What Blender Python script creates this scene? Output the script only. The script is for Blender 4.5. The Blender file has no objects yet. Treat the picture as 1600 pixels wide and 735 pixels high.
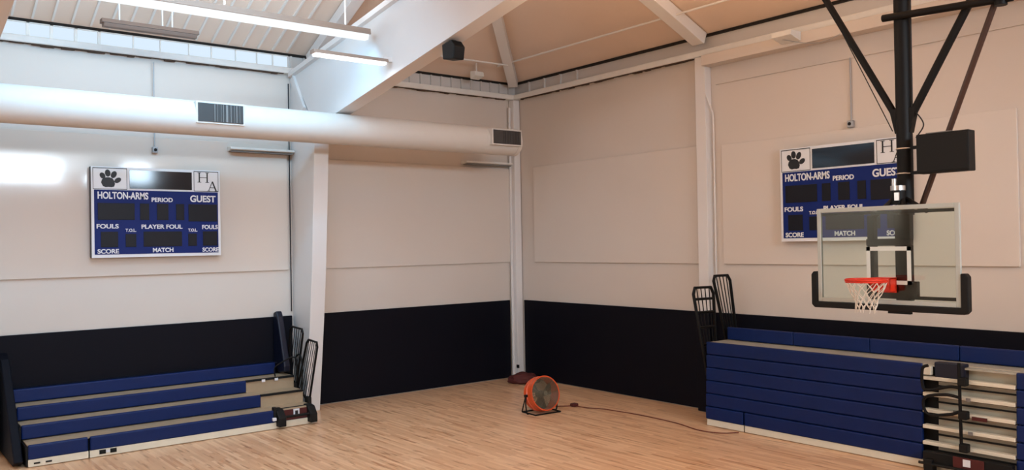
import bpy, bmesh, math, random
from mathutils import Vector, Matrix
random.seed(4)
PI = math.pi
SC = bpy.context.scene
COL = SC.collection

# ------------------------------------------------------------------ camera
cam_d = bpy.data.cameras.new('camera')
cam = bpy.data.objects.new('camera', cam_d)
COL.objects.link(cam)
cam_d.sensor_width = 36.0
cam_d.lens = 1315.3 / 1600 * 36.0
cam_d.clip_start = 0.05
cam_d.clip_end = 200
CR = Vector((0.78343659, -0.62122213, -0.01761157))
CU = Vector((0.0074151, -0.01899264, 0.99979213))
CF = Vector((0.62142749, 0.78340433, 0.0102731))
m = Matrix.Identity(4)
for i in range(3):
    m[i][0] = CR[i]; m[i][1] = CU[i]; m[i][2] = -CF[i]
m[0][3], m[1][3], m[2][3] = -13.785, -17.168, 3.47
cam.matrix_world = m
SC.camera = cam

# ------------------------------------------------------------------ world, lights, exposure
SC.view_settings.view_transform = 'Standard'
SC.view_settings.look = 'None'
SC.view_settings.gamma = 1.0
SC.view_settings.use_curve_mapping = False
SC.view_settings.exposure = 0.13
w = bpy.data.worlds.new('world'); SC.world = w; w.use_nodes = True
w.node_tree.nodes['Background'].inputs[0].default_value = (0.62, 0.75, 1.0, 1)
w.node_tree.nodes['Background'].inputs[1].default_value = 0.6

def area(name, loc, rot, sx, sy, power, col):
    l = bpy.data.lights.new(name, 'AREA'); l.shape = 'RECTANGLE'
    l.size = sx; l.size_y = sy; l.energy = power; l.color = col
    o = bpy.data.objects.new(name, l); COL.objects.link(o)
    o.location = loc; o.rotation_euler = rot
    return o
COOL = (0.66, 0.81, 1.0)
WARM = (1.0, 0.74, 0.50)
# daylight entering through the high windows of the wall behind the camera (faces +y)
area('daylight_back', (-8.6, -25.8, 7.15), (math.radians(80), 0, 0), 7.6, 0.8, 400, (0.80, 0.94, 1.0))
# daylight from the windows of the far side wall (faces +x)
area('daylight_side', (-27.6, -4.5, 6.0), (math.radians(86), 0, math.radians(-90)), 9.0, 2.4, 380, (1.0, 0.97, 0.90))
# light of the strip fixtures in the left bay, with added fills for wall and deck
area('strip_and_fill_light', (-9.2, -3.85, 7.08), (math.radians(48), 0, 0), 5.2, 0.2, 95, (0.25, 0.65, 1.0))
area('strip_and_fill_light', (-11.2, -7.5, 7.0), (math.radians(62), 0, 0), 4.0, 0.2, 100, (0.30, 0.60, 1.0))  # added unseen strip without a fixture, cools the lower left wall
area('deck_fill_light', (-9.2, -3.85, 7.38), (PI, 0, 0), 5.0, 0.15, 34, (0.8, 0.9, 1.0))  # upward fill added over the long fixture to brighten the deck
area('short_strip_light', (-7.0, -4.30, 6.6), (0, 0, 0), 1.1, 0.15, 8, (0.8, 0.9, 1.0))
# added unseen fills without fixtures: cool the left bay and brighten its deck
area('left_bay_fill', (-9.8, -5.6, 7.9), (math.radians(38), 0, 0), 4.4, 0.9, 95, (0.46, 0.76, 1.0))
area('left_deck_fill', (-9.4, -4.6, 7.75), (math.radians(150), 0, 0), 4.6, 0.2, 75, (0.80, 0.92, 1.0))

# unseen hanging gym lamps, plus uplights added to brighten the deck
for i, (lx, ly) in enumerate([(-5.0, -15.5), (-9.5, -14.5), (-15, -12.0), (-4.6, -9.0)]):
    area('lamp_light', (lx, ly, 6.6), (0, 0, 0), 2.2, 0.4, (45, 55, 150, 24)[i], ((1, .5, .25), (1, .9, .75), (1, .88, .70), (1, .9, .7))[i])
    area('warm_deck_fill', (lx, ly, 6.75), (PI, 0, 0), 2.2, 0.4, (57, 43, 32, 170)[i], ((1, .8, .6), (1, .8, .6), (1, .8, .6), (1, .66, .38))[i])

# ------------------------------------------------------------------ materials
def lin(c):
    return tuple((x / 12.92 if x <= 0.04045 else ((x + 0.055) / 1.055) ** 2.4) for x in c)
def rgb(r, g, b):
    return lin((r / 255, g / 255, b / 255)) + (1,)
def mat(name, col, rough=0.5, metal=0.0, spec=0.5, noise=0.0, nscale=8.0, bump=0.0, bscale=40.0, coat=0.0):
    m = bpy.data.materials.new(name); m.use_nodes = True
    nt = m.node_tree; b = nt.nodes['Principled BSDF']
    b.inputs['Base Color'].default_value = col
    b.inputs['Roughness'].default_value = rough
    b.inputs['Metallic'].default_value = metal
    b.inputs['Specular IOR Level'].default_value = spec
    b.inputs['Coat Weight'].default_value = coat
    tc = nt.nodes.new('ShaderNodeTexCoord')
    if noise > 0:
        n = nt.nodes.new('ShaderNodeTexNoise'); n.inputs['Scale'].default_value = nscale
        n.inputs['Detail'].default_value = 4
        nt.links.new(tc.outputs['Object'], n.inputs['Vector'])
        r = nt.nodes.new('ShaderNodeMix'); r.data_type = 'RGBA'
        r.inputs[6].default_value = tuple(c * (1 - noise) for c in col[:3]) + (1,)
        r.inputs[7].default_value = tuple(min(1, c * (1 + noise)) for c in col[:3]) + (1,)
        nt.links.new(n.outputs['Fac'], r.inputs[0])
        nt.links.new(r.outputs[2], b.inputs['Base Color'])
    if bump > 0:
        n2 = nt.nodes.new('ShaderNodeTexNoise'); n2.inputs['Scale'].default_value = bscale
        nt.links.new(tc.outputs['Object'], n2.inputs['Vector'])
        bp = nt.nodes.new('ShaderNodeBump'); bp.inputs['Strength'].default_value = bump
        bp.inputs['Distance'].default_value = 0.02
        nt.links.new(n2.outputs['Fac'], bp.inputs['Height'])
        nt.links.new(bp.outputs['Normal'], b.inputs['Normal'])
    return m
def emit(name, col, s):
    m = bpy.data.materials.new(name); m.use_nodes = True
    nt = m.node_tree; nt.nodes.remove(nt.nodes['Principled BSDF'])
    e = nt.nodes.new('ShaderNodeEmission'); e.inputs[0].default_value = col; e.inputs[1].default_value = s
    nt.links.new(e.outputs[0], nt.nodes['Material Output'].inputs[0])
    return m

M = {}
M['wall'] = mat('wall_paint', (0.66, 0.585, 0.52, 1), 0.55, noise=0.03, nscale=0.7)
M['panel'] = mat('acoustic_panel_paint', (0.68, 0.605, 0.54, 1), 0.07, noise=0.03, nscale=0.5)
M['panel_matte'] = mat('acoustic_panel_fabric', (0.68, 0.605, 0.54, 1), 0.42, noise=0.03, nscale=0.5)
M['steel'] = mat('white_steel_paint', (0.74, 0.71, 0.69, 1), 0.42, noise=0.03, nscale=1.5)
M['deck'] = mat('roof_deck_paint', (0.76, 0.60, 0.49, 1), 0.6, noise=0.05, nscale=1.2)
M['rib'] = mat('deck_rib_paint', (0.74, 0.70, 0.66, 1), 0.5)
M['duct'] = mat('duct_paint', (0.64, 0.60, 0.55, 1), 0.6, noise=0.02)
M['pad'] = mat('wall_pad_vinyl', rgb(7, 7, 18), 0.6, spec=0.15, noise=0.12, nscale=1.0)
M['blue'] = mat('seat_blue', rgb(1, 30, 84), 0.45, spec=0.25, noise=0.16, nscale=3.0, bump=0.12, bscale=14)
M['navy'] = mat('navy_vinyl', rgb(5, 12, 34), 0.45, spec=0.4, noise=0.1)
M['deckwood'] = mat('bleacher_plywood', rgb(168, 146, 118), 0.5, noise=0.12, nscale=5)
M['deckgrey'] = mat('grey_deck', rgb(168, 164, 150), 0.45, noise=0.08)
M['riser'] = mat('aisle_riser_paint', rgb(196, 186, 164), 0.5, noise=0.12, nscale=4)
M['cream'] = mat('cream_skirt_paint', rgb(222, 214, 194), 0.5, noise=0.05)
M['black'] = mat('black_steel', rgb(7, 6, 6), 0.55, spec=0.25, noise=0.1)
M['rubber'] = mat('black_rubber', rgb(9, 9, 9), 0.6, spec=0.3)
M['dark'] = mat('dark_recess', rgb(20, 18, 18), 0.8)
M['grille'] = mat('grille_dark', rgb(62, 58, 56), 0.7)
M['slat'] = mat('grille_slat', rgb(120, 116, 112), 0.5)
M['chrome'] = mat('bright_metal', (0.7, 0.7, 0.7, 1), 0.28, metal=1.0)
M['galv'] = mat('galvanised_pipe', (0.42, 0.42, 0.43, 1), 0.4, metal=0.6)
M['sbblue'] = mat('scoreboard_blue', rgb(10, 34, 104), 0.5, spec=0.2, noise=0.03)
M['sbdark'] = mat('scoreboard_display', rgb(12, 11, 22), 0.45, spec=0.25)
M['sbblack'] = mat('scoreboard_message_glass', rgb(14, 16, 26), 0.08)
M['sbwhite'] = mat('scoreboard_white', rgb(226, 228, 232), 0.35)
M['ink'] = mat('black_ink', rgb(16, 16, 20), 0.5)
M['sbside'] = mat('scoreboard_case', rgb(24, 24, 30), 0.4)
M['boardframe'] = mat('backboard_frame', rgb(178, 182, 176), 0.45)
M['white_line'] = mat('backboard_line', rgb(214, 220, 214), 0.5)
M['rim'] = mat('rim_orange', rgb(206, 44, 20), 0.35, noise=0.08)
M['net'] = mat('net_cord', rgb(216, 206, 192), 0.8)
M['fan_orange'] = mat('fan_orange', rgb(214, 84, 40), 0.32, coat=0.3, noise=0.05)
M['fan_grey'] = mat('fan_grille_wire', rgb(112, 106, 88), 0.45, metal=0.3)
M['fan_blade'] = mat('fan_blade', rgb(118, 110, 94), 0.4, metal=0.4)
M['cord'] = mat('cord_brown', rgb(112, 52, 34), 0.6)
M['redcloth'] = mat('dark_red_cloth', rgb(78, 22, 18), 0.75, noise=0.2, nscale=12)
M['tube'] = emit('fluorescent_tube', (0.93, 0.97, 1.0, 1), 1.0)
M['tube_bright'] = emit('fluorescent_tube_bright', (0.97, 0.98, 1.0, 1), 1.6)
M['fixbrown'] = mat('fixture_housing', rgb(150, 130, 116), 0.5)
M['fixdark'] = mat('fixture_brown_housing', rgb(120, 98, 86), 0.5)
M['fixwhite'] = mat('fixture_white', rgb(225, 222, 216), 0.4)
M['window'] = emit('clerestory_daylight', (0.72, 0.86, 1.0, 1), 0.92)
M['window_back'] = emit('back_window_daylight', (0.63, 0.82, 1.0, 1), 46.0)
M['window_side'] = emit('side_window_daylight', (0.80, 0.89, 1.0, 1), 1.5)
M['corr'] = mat('corrugated_panel', (0.62, 0.58, 0.55, 1), 0.45)
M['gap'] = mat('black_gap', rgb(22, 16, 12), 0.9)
M['ledge_shade'] = mat('ragged_ledge_shade', rgb(70, 52, 40), 0.9)  # dark colour for the painted shade under the ledges
M['sill'] = mat('sill_paint', (0.76, 0.74, 0.70, 1), 0.4, noise=0.08, nscale=6)
M['brownsteel'] = mat('brown_brace_steel', rgb(58, 30, 16), 0.4)

# maple floor
def floor_mat():
    m = bpy.data.materials.new('maple_floor'); m.use_nodes = True
    nt = m.node_tree; b = nt.nodes['Principled BSDF']; L = nt.links.new
    tc = nt.nodes.new('ShaderNodeTexCoord')
    mp = nt.nodes.new('ShaderNodeMapping'); mp.inputs['Rotation'].default_value = (0, 0, PI / 2)
    L(tc.outputs['Object'], mp.inputs['Vector'])
    br = nt.nodes.new('ShaderNodeTexBrick'); L(mp.outputs[0], br.inputs['Vector'])
    br.inputs['Scale'].default_value = 1.0
    br.inputs['Brick Width'].default_value = 0.9; br.inputs['Row Height'].default_value = 0.057
    br.inputs['Mortar Size'].default_value = 0.0012; br.inputs['Mortar Smooth'].default_value = 0.3
    br.inputs['Color1'].default_value = (0, 0, 0, 1); br.inputs['Color2'].default_value = (1, 1, 1, 1)
    br.inputs['Mortar'].default_value = (0.1, 0.1, 0.1, 1); br.offset = 0.37; br.inputs['Bias'].default_value = 0
    ramp = nt.nodes.new('ShaderNodeValToRGB'); L(br.outputs['Color'], ramp.inputs[0])
    e = ramp.color_ramp.elements
    e[0].position = 0.0; e[0].color = rgb(204, 150, 110)
    e[1].position = 1.0; e[1].color = rgb(238, 196, 156)
    k = e.new(0.12); k.color = rgb(219, 171, 130)
    k = e.new(0.6); k.color = rgb(226, 181, 140)
    st = nt.nodes.new('ShaderNodeMapping'); st.inputs['Scale'].default_value = (6, 0.7, 1)
    L(tc.outputs['Object'], st.inputs['Vector'])
    n = nt.nodes.new('ShaderNodeTexNoise'); n.inputs['Scale'].default_value = 2.2; n.inputs['Detail'].default_value = 6
    L(st.outputs[0], n.inputs['Vector'])
    r2 = nt.nodes.new('ShaderNodeValToRGB'); L(n.outputs['Fac'], r2.inputs[0])
    r2.color_ramp.elements[0].position = 0.33; r2.color_ramp.elements[0].color = (0.55, 0.42, 0.33, 1)
    r2.color_ramp.elements[1].position = 0.43; r2.color_ramp.elements[1].color = (1, 1, 1, 1)
    mx = nt.nodes.new('ShaderNodeMix'); mx.data_type = 'RGBA'; mx.blend_type = 'MULTIPLY'
    mx.inputs[0].default_value = 0.75
    L(ramp.outputs[0], mx.inputs[6]); L(r2.outputs[0], mx.inputs[7]); L(mx.outputs[2], b.inputs['Base Color'])
    b.inputs['Roughness'].default_value = 0.33
    b.inputs['Specular IOR Level'].default_value = 0.45
    return m
M['floor'] = floor_mat()

def glass_mat():
    m = bpy.data.materials.new('backboard_glass'); m.use_nodes = True
    nt = m.node_tree; nt.nodes.remove(nt.nodes['Principled BSDF']); L = nt.links.new
    t = nt.nodes.new('ShaderNodeBsdfTransparent'); t.inputs[0].default_value = (0.91, 0.98, 0.96, 1)
    g = nt.nodes.new('ShaderNodeBsdfGlossy'); g.inputs['Roughness'].default_value = 0.02
    g.inputs[0].default_value = (0.95, 1, 1, 1)
    f = nt.nodes.new('ShaderNodeFresnel'); f.inputs[0].default_value = 1.6
    mx = nt.nodes.new('ShaderNodeMixShader')
    L(f.outputs[0], mx.inputs[0]); L(t.outputs[0], mx.inputs[1]); L(g.outputs[0], mx.inputs[2])
    L(mx.outputs[0], nt.nodes['Material Output'].inputs[0])
    return m
M['glass'] = glass_mat()

# ------------------------------------------------------------------ mesh helpers
def box(bm, x0, x1, y0, y1, z0, z1):
    vs = [bm.verts.new((x, y, z)) for x in (x0, x1) for y in (y0, y1) for z in (z0, z1)]
    for f in ((0, 1, 3, 2), (4, 6, 7, 5), (0, 4, 5, 1), (2, 3, 7, 6), (0, 2, 6, 4), (1, 5, 7, 3)):
        bm.faces.new([vs[i] for i in f])
    return vs
def prism(bm, pts, axis, a, b):
    """polygon pts in the plane normal to axis (2D coords in the other two, in order), extruded a..b"""
    def mk(p, t):
        if axis == 0: return (t, p[0], p[1])
        if axis == 1: return (p[0], t, p[1])
        return (p[0], p[1], t)
    A = [bm.verts.new(mk(p, a)) for p in pts]; B = [bm.verts.new(mk(p, b)) for p in pts]
    bm.faces.new(A); bm.faces.new(B[::-1])
    n = len(pts)
    for i in range(n):
        bm.faces.new((A[i], B[i], B[(i + 1) % n], A[(i + 1) % n]))
def tube(bm, pts, r, seg=10, closed=False, r2=None):
    pts = [Vector(p) for p in pts]; n = len(pts); rings = []
    up = None
    for i, p in enumerate(pts):
        if closed: d = pts[(i + 1) % n] - pts[i - 1]
        elif i == 0: d = pts[1] - pts[0]
        elif i == n - 1: d = pts[-1] - pts[-2]
        else: d = (pts[i + 1] - p).normalized() + (p - pts[i - 1]).normalized()
        if d.length < 1e-9: d = Vector((0, 0, 1))
        d.normalize()
        if up is None: up = Vector((0, 0, 1)) if abs(d.z) < 0.9 else Vector((1, 0, 0))
        a = d.cross(up)
        if a.length < 1e-4: a = d.orthogonal()
        a.normalize(); b = a.cross(d).normalized(); up = b
        rr = r if r2 is None else r + (r2 - r) * i / (n - 1)
        rings.append([bm.verts.new(p + a * math.cos(2 * PI * k / seg) * rr + b * math.sin(2 * PI * k / seg) * rr) for k in range(seg)])
    m = n if closed else n - 1
    for i in range(m):
        A, B = rings[i], rings[(i + 1) % n]
        for k in range(seg):
            bm.faces.new((A[k], A[(k + 1) % seg], B[(k + 1) % seg], B[k]))
    if not closed:
        bm.faces.new(rings[0][::-1]); bm.faces.new(rings[-1])
def bar(bm, p, q, w, h, up=(0, 0, 1)):
    p = Vector(p); q = Vector(q); d = (q - p).normalized(); u = Vector(up)
    a = d.cross(u).normalized(); b = a.cross(d).normalized()
    vs = []
    for c in (p, q):
        for sx, sy in ((-1, -1), (1, -1), (1, 1), (-1, 1)):
            vs.append(bm.verts.new(c + a * sx * w / 2 + b * sy * h / 2))
    bm.faces.new(vs[0:4][::-1]); bm.faces.new(vs[4:8])
    for i in range(4):
        bm.faces.new((vs[i], vs[(i + 1) % 4], vs[4 + (i + 1) % 4], vs[4 + i]))
def smooth_path(pts, k=8):
    P = [Vector(p) for p in pts]; out = []
    for i in range(len(P) - 1):
        p0 = P[max(i - 1, 0)]; p1 = P[i]; p2 = P[i + 1]; p3 = P[min(i + 2, len(P) - 1)]
        for j in range(k):
            t = j / k
            out.append(0.5 * ((2 * p1) + (-p0 + p2) * t + (2 * p0 - 5 * p1 + 4 * p2 - p3) * t * t + (-p0 + 3 * p1 - 3 * p2 + p3) * t ** 3))
    out.append(P[-1]); return out
def obj(name, bm, m, parent=None, bevel=0.0, smooth=False, seg=2):
    bmesh.ops.recalc_face_normals(bm, faces=bm.faces[:])
    me = bpy.data.meshes.new(name); bm.to_mesh(me); bm.free()
    me.materials.append(M[m])
    if smooth:
        for p in me.polygons: p.use_smooth = True
        try: me.set_sharp_from_angle(angle=math.radians(38))
        except Exception: pass
    o = bpy.data.objects.new(name, me); COL.objects.link(o)
    if parent is not None: o.parent = parent
    if bevel > 0:
        b = o.modifiers.new('bevel', 'BEVEL'); b.width = bevel; b.segments = seg; b.limit_method = 'ANGLE'
    return o
def B(): return bmesh.new()
def boxo(name, x0, x1, y0, y1, z0, z1, m, parent=None, bevel=0.0, seg=2):
    b = B(); box(b, x0, x1, y0, y1, z0, z1); return obj(name, b, m, parent, bevel, seg=seg)
def tag(o, label, cat, group=None):
    o['label'] = label; o['category'] = cat
    if group: o['group'] = group
    return o
def thing(name, label, cat, loc=(0, 0, 0), rz=0.0, group=None):
    o = bpy.data.objects.new(name, None); COL.objects.link(o)
    o.empty_display_size = 0.1
    o.location = loc; o.rotation_euler = (0, 0, rz)
    return tag(o, label, cat, group)
def world_thing(name, label, cat, origin, group=None):
    """an Empty at origin; parts are built in world coordinates and shifted by -origin"""
    return thing(name, label, cat, origin, 0, group)
def put(o):
    """child mesh given in world coordinates: keep it in place under its parents"""
    off = Vector((0, 0, 0)); p = o.parent
    while p is not None:
        off += Vector(p.location); p = p.parent
    o.data.transform(Matrix.Translation(-off)); return o
def struct(o): o['kind'] = 'structure'; return o

# ------------------------------------------------------------------ the setting
XL, YB, EAVE, S = -28.0, -26.0, 7.65, 0.43
struct(boxo('floor', XL - .3, .3, YB - .3, .3, -0.12, 0.0, 'floor'))
struct(boxo('wall_left', XL, 0, 0.0, 0.2, 0, 7.20, 'wall'))
struct(boxo('wall_right', 0.0, 0.2, YB, 0.2, 0, 7.20, 'wall'))
b = B(); box(b, XL, .2, YB - .2, YB, 0, 6.7); box(b, XL, .2, YB - .2, YB, 7.6, 7.8)
box(b, XL, -12.6, YB - .2, YB, 6.7, 7.6); box(b, -4.6, -3.3, YB - .2, YB, 6.7, 7.6); box(b, -2.1, .2, YB - .2, YB, 6.7, 7.6)
struct(obj('wall_back', b, 'wall'))
b = B(); box(b, XL - .2, XL, YB, .2, 0, 4.9); box(b, XL - .2, XL, YB, .2, 7.1, 7.8)
box(b, XL - .2, XL, YB, -11.5, 4.9, 7.1); box(b, XL - .2, XL, -2.5, .2, 4.9, 7.1)
struct(obj('wall_side', b, 'wall'))
struct(boxo('window_3', -12.6, -4.6, YB - .1, YB - .06, 6.7, 7.6, 'window_back'))
struct(boxo('window_4', -3.3, -2.1, YB - .1, YB - .06, 6.7, 7.6, 'window_back'))
struct(boxo('window_5', XL - .1, XL - .06, -11.5, -2.5, 4.9, 7.1, 'window_side'))

# hipped roof deck (with its standing ribs on the slope above the scoreboard wall)
b = B()
R = -YB / 2
TH = 0.12
def dz(x, y): return EAVE + S * min(-x, -y, y - YB, x - XL)
for t in (0, TH):
    c = [(XL, YB), (0, YB), (0, 0), (XL, 0)]
    v = [b.verts.new((x, y, EAVE + t)) for x, y in c]
    r1 = b.verts.new((XL + R, -R, EAVE + S * R + t)); r2 = b.verts.new((-R, -R, EAVE + S * R + t))
    b.faces.new((v[0], v[1], r2, r1)); b.faces.new((v[1], v[2], r2)); b.faces.new((v[2], v[3], r1, r2)); b.faces.new((v[3], v[0], r1))
struct(obj('ceiling', b, 'deck'))
b = B(); x = -12.4
while x < -6.0:
    y1 = -min(-x, 6.5)
    bar(b, (x, -0.1, EAVE + S * .1 - .02), (x, y1, EAVE - S * y1 - .02), 0.035, 0.05)
    x += 0.32
struct(obj('trim_8', b, 'rib'))

# clerestory band: sill ledge, window strip, dark gap under the deck
def corr_strip(bm, along, a0, a1, z0, z1, depth=0.03, pitch=0.3):
    n = int((a1 - a0) / pitch)
    for i in range(n + 1):
        a = a0 + i * pitch
        if along == 'x': box(bm, a, a + .035, 0.02 - depth, 0.04, z0, z1)
        else: box(bm, 0.02 - depth, 0.04, a, a + .035, z0, z1)
struct(boxo('trim_1', XL, 0, -0.16, 0.12, 7.20, 7.33, 'sill', bevel=.02))
struct(boxo('trim_2', -0.16, 0.12, YB, 0.12, 7.20, 7.33, 'sill', bevel=.02))
w1 = struct(boxo('window_1', -12.0, -6.25, 0.05, 0.08, 7.33, 7.62, 'window'))
fr = B()
for k, wx in enumerate([-11.2, -10.82, -10.42, -10.02, -9.4, -8.9, -8.35, -7.9, -7.4, -6.95, -6.6]):
    wd = 0.05 if k in (0, 1, 2, 3) else 0.018
    box(fr, wx, wx + wd, 0.0, 0.05, 7.33, 7.62)
box(fr, -12.0, -6.25, 0.0, 0.05, 7.33, 7.36); box(fr, -12, -6.25, 0, 0.05, 7.595, 7.62)
obj('mullion', fr, 'sill', w1)
b = B(); box(b, XL, -12.0, 0.04, 0.1, 7.33, 7.62); box(b, -6.25, 0.1, 0.04, 0.1, 7.33, 7.62)
corr_strip(b, 'x', -6.2, -0.2, 7.33, 7.62)
struct(obj('trim_3', b, 'corr'))
b = B(); box(b, 0.04, 0.1, YB, 0.1, 7.33, 7.62); corr_strip(b, 'y', -2.4, -0.3, 7.33, 7.62, pitch=.6)
struct(obj('trim_4', b, 'corr'))
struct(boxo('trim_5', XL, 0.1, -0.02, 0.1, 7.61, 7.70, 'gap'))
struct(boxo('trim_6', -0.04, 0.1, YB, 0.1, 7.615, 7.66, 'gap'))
# ragged dark strips that paint in the shadow line under the sill ledges
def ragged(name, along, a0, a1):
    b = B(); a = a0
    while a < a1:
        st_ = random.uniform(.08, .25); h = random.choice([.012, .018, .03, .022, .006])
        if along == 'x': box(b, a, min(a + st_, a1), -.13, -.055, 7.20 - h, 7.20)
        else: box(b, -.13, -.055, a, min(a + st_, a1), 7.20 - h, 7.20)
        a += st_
    struct(obj(name, b, 'ledge_shade'))
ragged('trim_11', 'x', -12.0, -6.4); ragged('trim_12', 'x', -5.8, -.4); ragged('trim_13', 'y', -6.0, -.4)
# box beam along the right wall beyond the column
struct(boxo('trim_7', -0.30, 0.0, YB, -6.36, 6.97, 7.18, 'wall', bevel=.01))

# wall pads
def pad_left(x0, x1, label):
    t = thing('wall_pad', label, 'wall pad', ((x0 + x1) / 2, 0, 0), 0, 'dark navy wall pads along both walls')
    b = B(); n = max(1, round((x1 - x0) / 1.5)); wd = (x1 - x0) / n
    o = boxo('cushion', x0, x1, -0.05, -0.001, 0.02, 2.01, 'pad', t, .012); put(o)
def pad_right(y0, y1, label):
    t = thing('wall_pad', label, 'wall pad', (0, (y0 + y1) / 2, 0), 0, 'dark navy wall pads along both walls')
    o = boxo('cushion', -0.05, -0.001, y0, y1, 0.02, 2.01, 'pad', t, .012); put(o)
pad_left(-12.0, -6.26, 'dark navy wall pad behind the open blue bleacher')
pad_left(-5.88, -0.30, 'dark navy wall pad between the white tapered column and the room corner')
pad_right(-6.08, -0.30, 'dark navy wall pad behind the floor fan, from room corner to closed bleacher')
pad_right(-14.5, -6.40, 'dark navy wall pad above the closed bleacher on the right')

b = B(); prism(b, [(-.001, -6.03 - .05), (-.26, -6.08), (-.26, -6.41), (-.001, -6.41), (-.001, -6.375), (-.205, -6.375), (-.205, -6.115), (-.001, -6.115)], 2, .02, 2.01)
tag(obj('column_pad', b, 'pad', None, .01), 'dark navy pad wrapped round the foot of the right wall column', 'wall pad', 'dark navy wall pads along both walls')
# acoustic panels
def apanel(x0, x1, y0, y1, z0, z1, label):
    o = boxo('acoustic_panel', x0, x1, y0, y1, z0, z1, 'panel' if x0 < -10 else 'panel_matte', None, .008)
    tag(o, label, 'wall panel', 'large white acoustic wall panels')
apanel(-12.0, -6.33, -0.05, -.001, 2.99, 5.66, 'large white wall panel behind the left scoreboard')
apanel(-5.6, -0.20, -0.05, -.001, 2.99, 5.41, 'blank white wall panel between tapered column and room corner')
apanel(-0.05, -.001, -6.05, -0.75, 2.99, 5.41, 'blank white wall panel right of the room corner, above the fan')
apanel(-0.05, -.001, -12.03, -6.63, 2.99, 5.37, 'large white wall panel behind the right scoreboard and backboard')
struct(boxo('trim_9', -.03, -.001, -22, -6.5, 6.60, 6.62, 'wall'))
struct(boxo('trim_10', -.03, -.001, -22, -12.10, 4.42, 4.44, 'wall'))

# columns and frames
def frame(x0, x1, label, lead):
    t = world_thing('steel_frame', label, 'roof frame', ((x0 + x1) / 2, -0.4, 0))
    b = B(); prism(b, [(-.005, 0), (-0.56, 0), (-0.83, 1.94), (-0.96, 3.0), (-1.17, 5.6), (-1.22, 5.93), (-.005, 7.15)], 0, x0, x1)
    put(obj('column', b, 'steel', t, .006))
    b = B(); yR = YB / 2
    bot = lambda y: 5.93 + 0.172 * (-y - 1.22); top = lambda y: 7.22 + .137 * (-y - .2)
    prism(b, [(-.18, 7.15), (-1.22, 5.93), (yR, bot(yR)), (YB + 1.22, 5.93), (YB + .2, 7.2), (yR, top(yR))], 0, x0, x1)
    put(obj('girder', b, 'steel', t, .006))
    b = B(); bar(b, (x0 - .05, -.14, top(-.2) - .05), (x0 - .05, yR, top(yR) - .05), .1, .1); bar(b, (x1 + .05, -.2, top(-.2) - .04), (x1 + .05, yR, top(yR) - .04), .1, .08)
    put(obj('top_flange', b, 'steel', t))
    b = B(); bar(b, (x0 - .03, -.22, 7.1), (x0 - .03, -.75, 6.35), .06, .12)
    put(obj('knee_brace', b, 'steel', t))
frame(-6.22, -5.90, 'big white tapered steel column and girder right of the left scoreboard', 0)
frame(-12.42, -12.10, 'white tapered roof frame crossing the upper left corner of the view', 0)
b = B(); box(b, -.22, -.02, -.22, -.02, 0, 7.19); box(b, -.28, -.22, -.1, -.05, 0, 7.0)
tag(obj('corner_column', b, 'steel', None, .01), 'slim white steel column standing in the room corner', 'column')
boxo_l = boxo('latch', -.245, -.215, -.27, -.19, .27, .35, 'rubber', bpy.data.objects['corner_column'])
b = B(); box(b, -.20, -.001, -6.37, -6.12, 0, 7.18)
tag(obj('wall_column', b, 'steel', None, .008), 'white steel column on the right wall beside the first black end rail', 'column')
# rafters under the roof deck
def rafter(label, p, q, wd, dp, name='roof_rafter'):
    b = B(); p = Vector(p); q = Vector(q)
    off = Vector((0, 0, -dp / 2 - .03)); bar(b, p + off, q + off, wd, dp)
    tag(obj(name, b, 'steel', None, .01), label, 'roof beam', 'white roof rafters under the deck')
rafter('white roof rafter above the big tapered girder', (-5.75, -.12, EAVE + S * .12), (-5.75, -10.6, EAVE + S * 5.75 if False else EAVE + S * 5.75), .26, .22) if False else rafter('white roof rafter above the big tapered girder', (-5.75, -.12, EAVE + S * .12), (-5.75, -5.6, EAVE + S * 5.6), .26, .22)
rafter('roof rafter rising from the right wall above the wall column', (-.12, -6.2, EAVE + S * .12), (-6.1, -6.2, EAVE + S * 6.1), .30, .24)
rafter('diagonal hip rafter rising from the room corner', (-.2, -.2, EAVE + S * .2), (-10.8, -10.8, EAVE + S * 10.8), .24, .2)

# round duct
t = world_thing('air_duct', 'long round white air duct with rectangular grilles along the scoreboard wall', 'air duct', (-8, -2.2, 5.77))
b = B(); tube(b, [(-14.5, -2.2, 5.77), (-6.0, -2.2, 5.77), (-1.82, -2.2, 5.77)], .303, 48)
put(obj('duct_body', b, 'duct', t, smooth=True))
b = B(); tube(b, [(-1.90, -2.2, 5.77), (-1.80, -2.2, 5.77)], .31, 48); put(obj('end_cap', b, 'duct', t, smooth=True))
for gx0, gx1, z0, z1 in ((-9.0, -8.21, 5.68, 6.0), (-2.68, -1.92, 5.67, 5.97)):
    y0, y1 = (-2.50, -2.12) if gx0 < -5 else (-2.58, -2.12)
    b = B(); box(b, gx0 - .03, gx1 + .03, y0, y1, z0 - .03, z1 + .03)
    bx = put(obj('grille_box', b, 'duct', t, .006))
    b = B(); box(b, gx0, gx1, y0 - .012, y0 + .01, z0, z1)
    g = obj('grille', b, 'grille', bx); put(g)
    b = B()
    for f_, wdt in ((.36, .012), (.42, .006), (.50, .006), (.55, .010), (.63, .034), (.72, .012), (.80, .006), (.85, .014), (.92, .006)):
        xx = gx0 + (gx1 - gx0) * f_
        box(b, xx - wdt / 2, xx + wdt / 2, y0 - .022, y0 - .011, z0 + .01, z1 - .01)
    put(obj('louvre', b, 'slat' if gx0 < -5 else 'grille', bx))
for hx in (-12.26, -6.06):
    b = B(); box(b, hx - .1, hx + .1, -1.95, -1.205, 5.72, 5.80)
    put(obj('bracket', b, 'steel', t))

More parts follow.
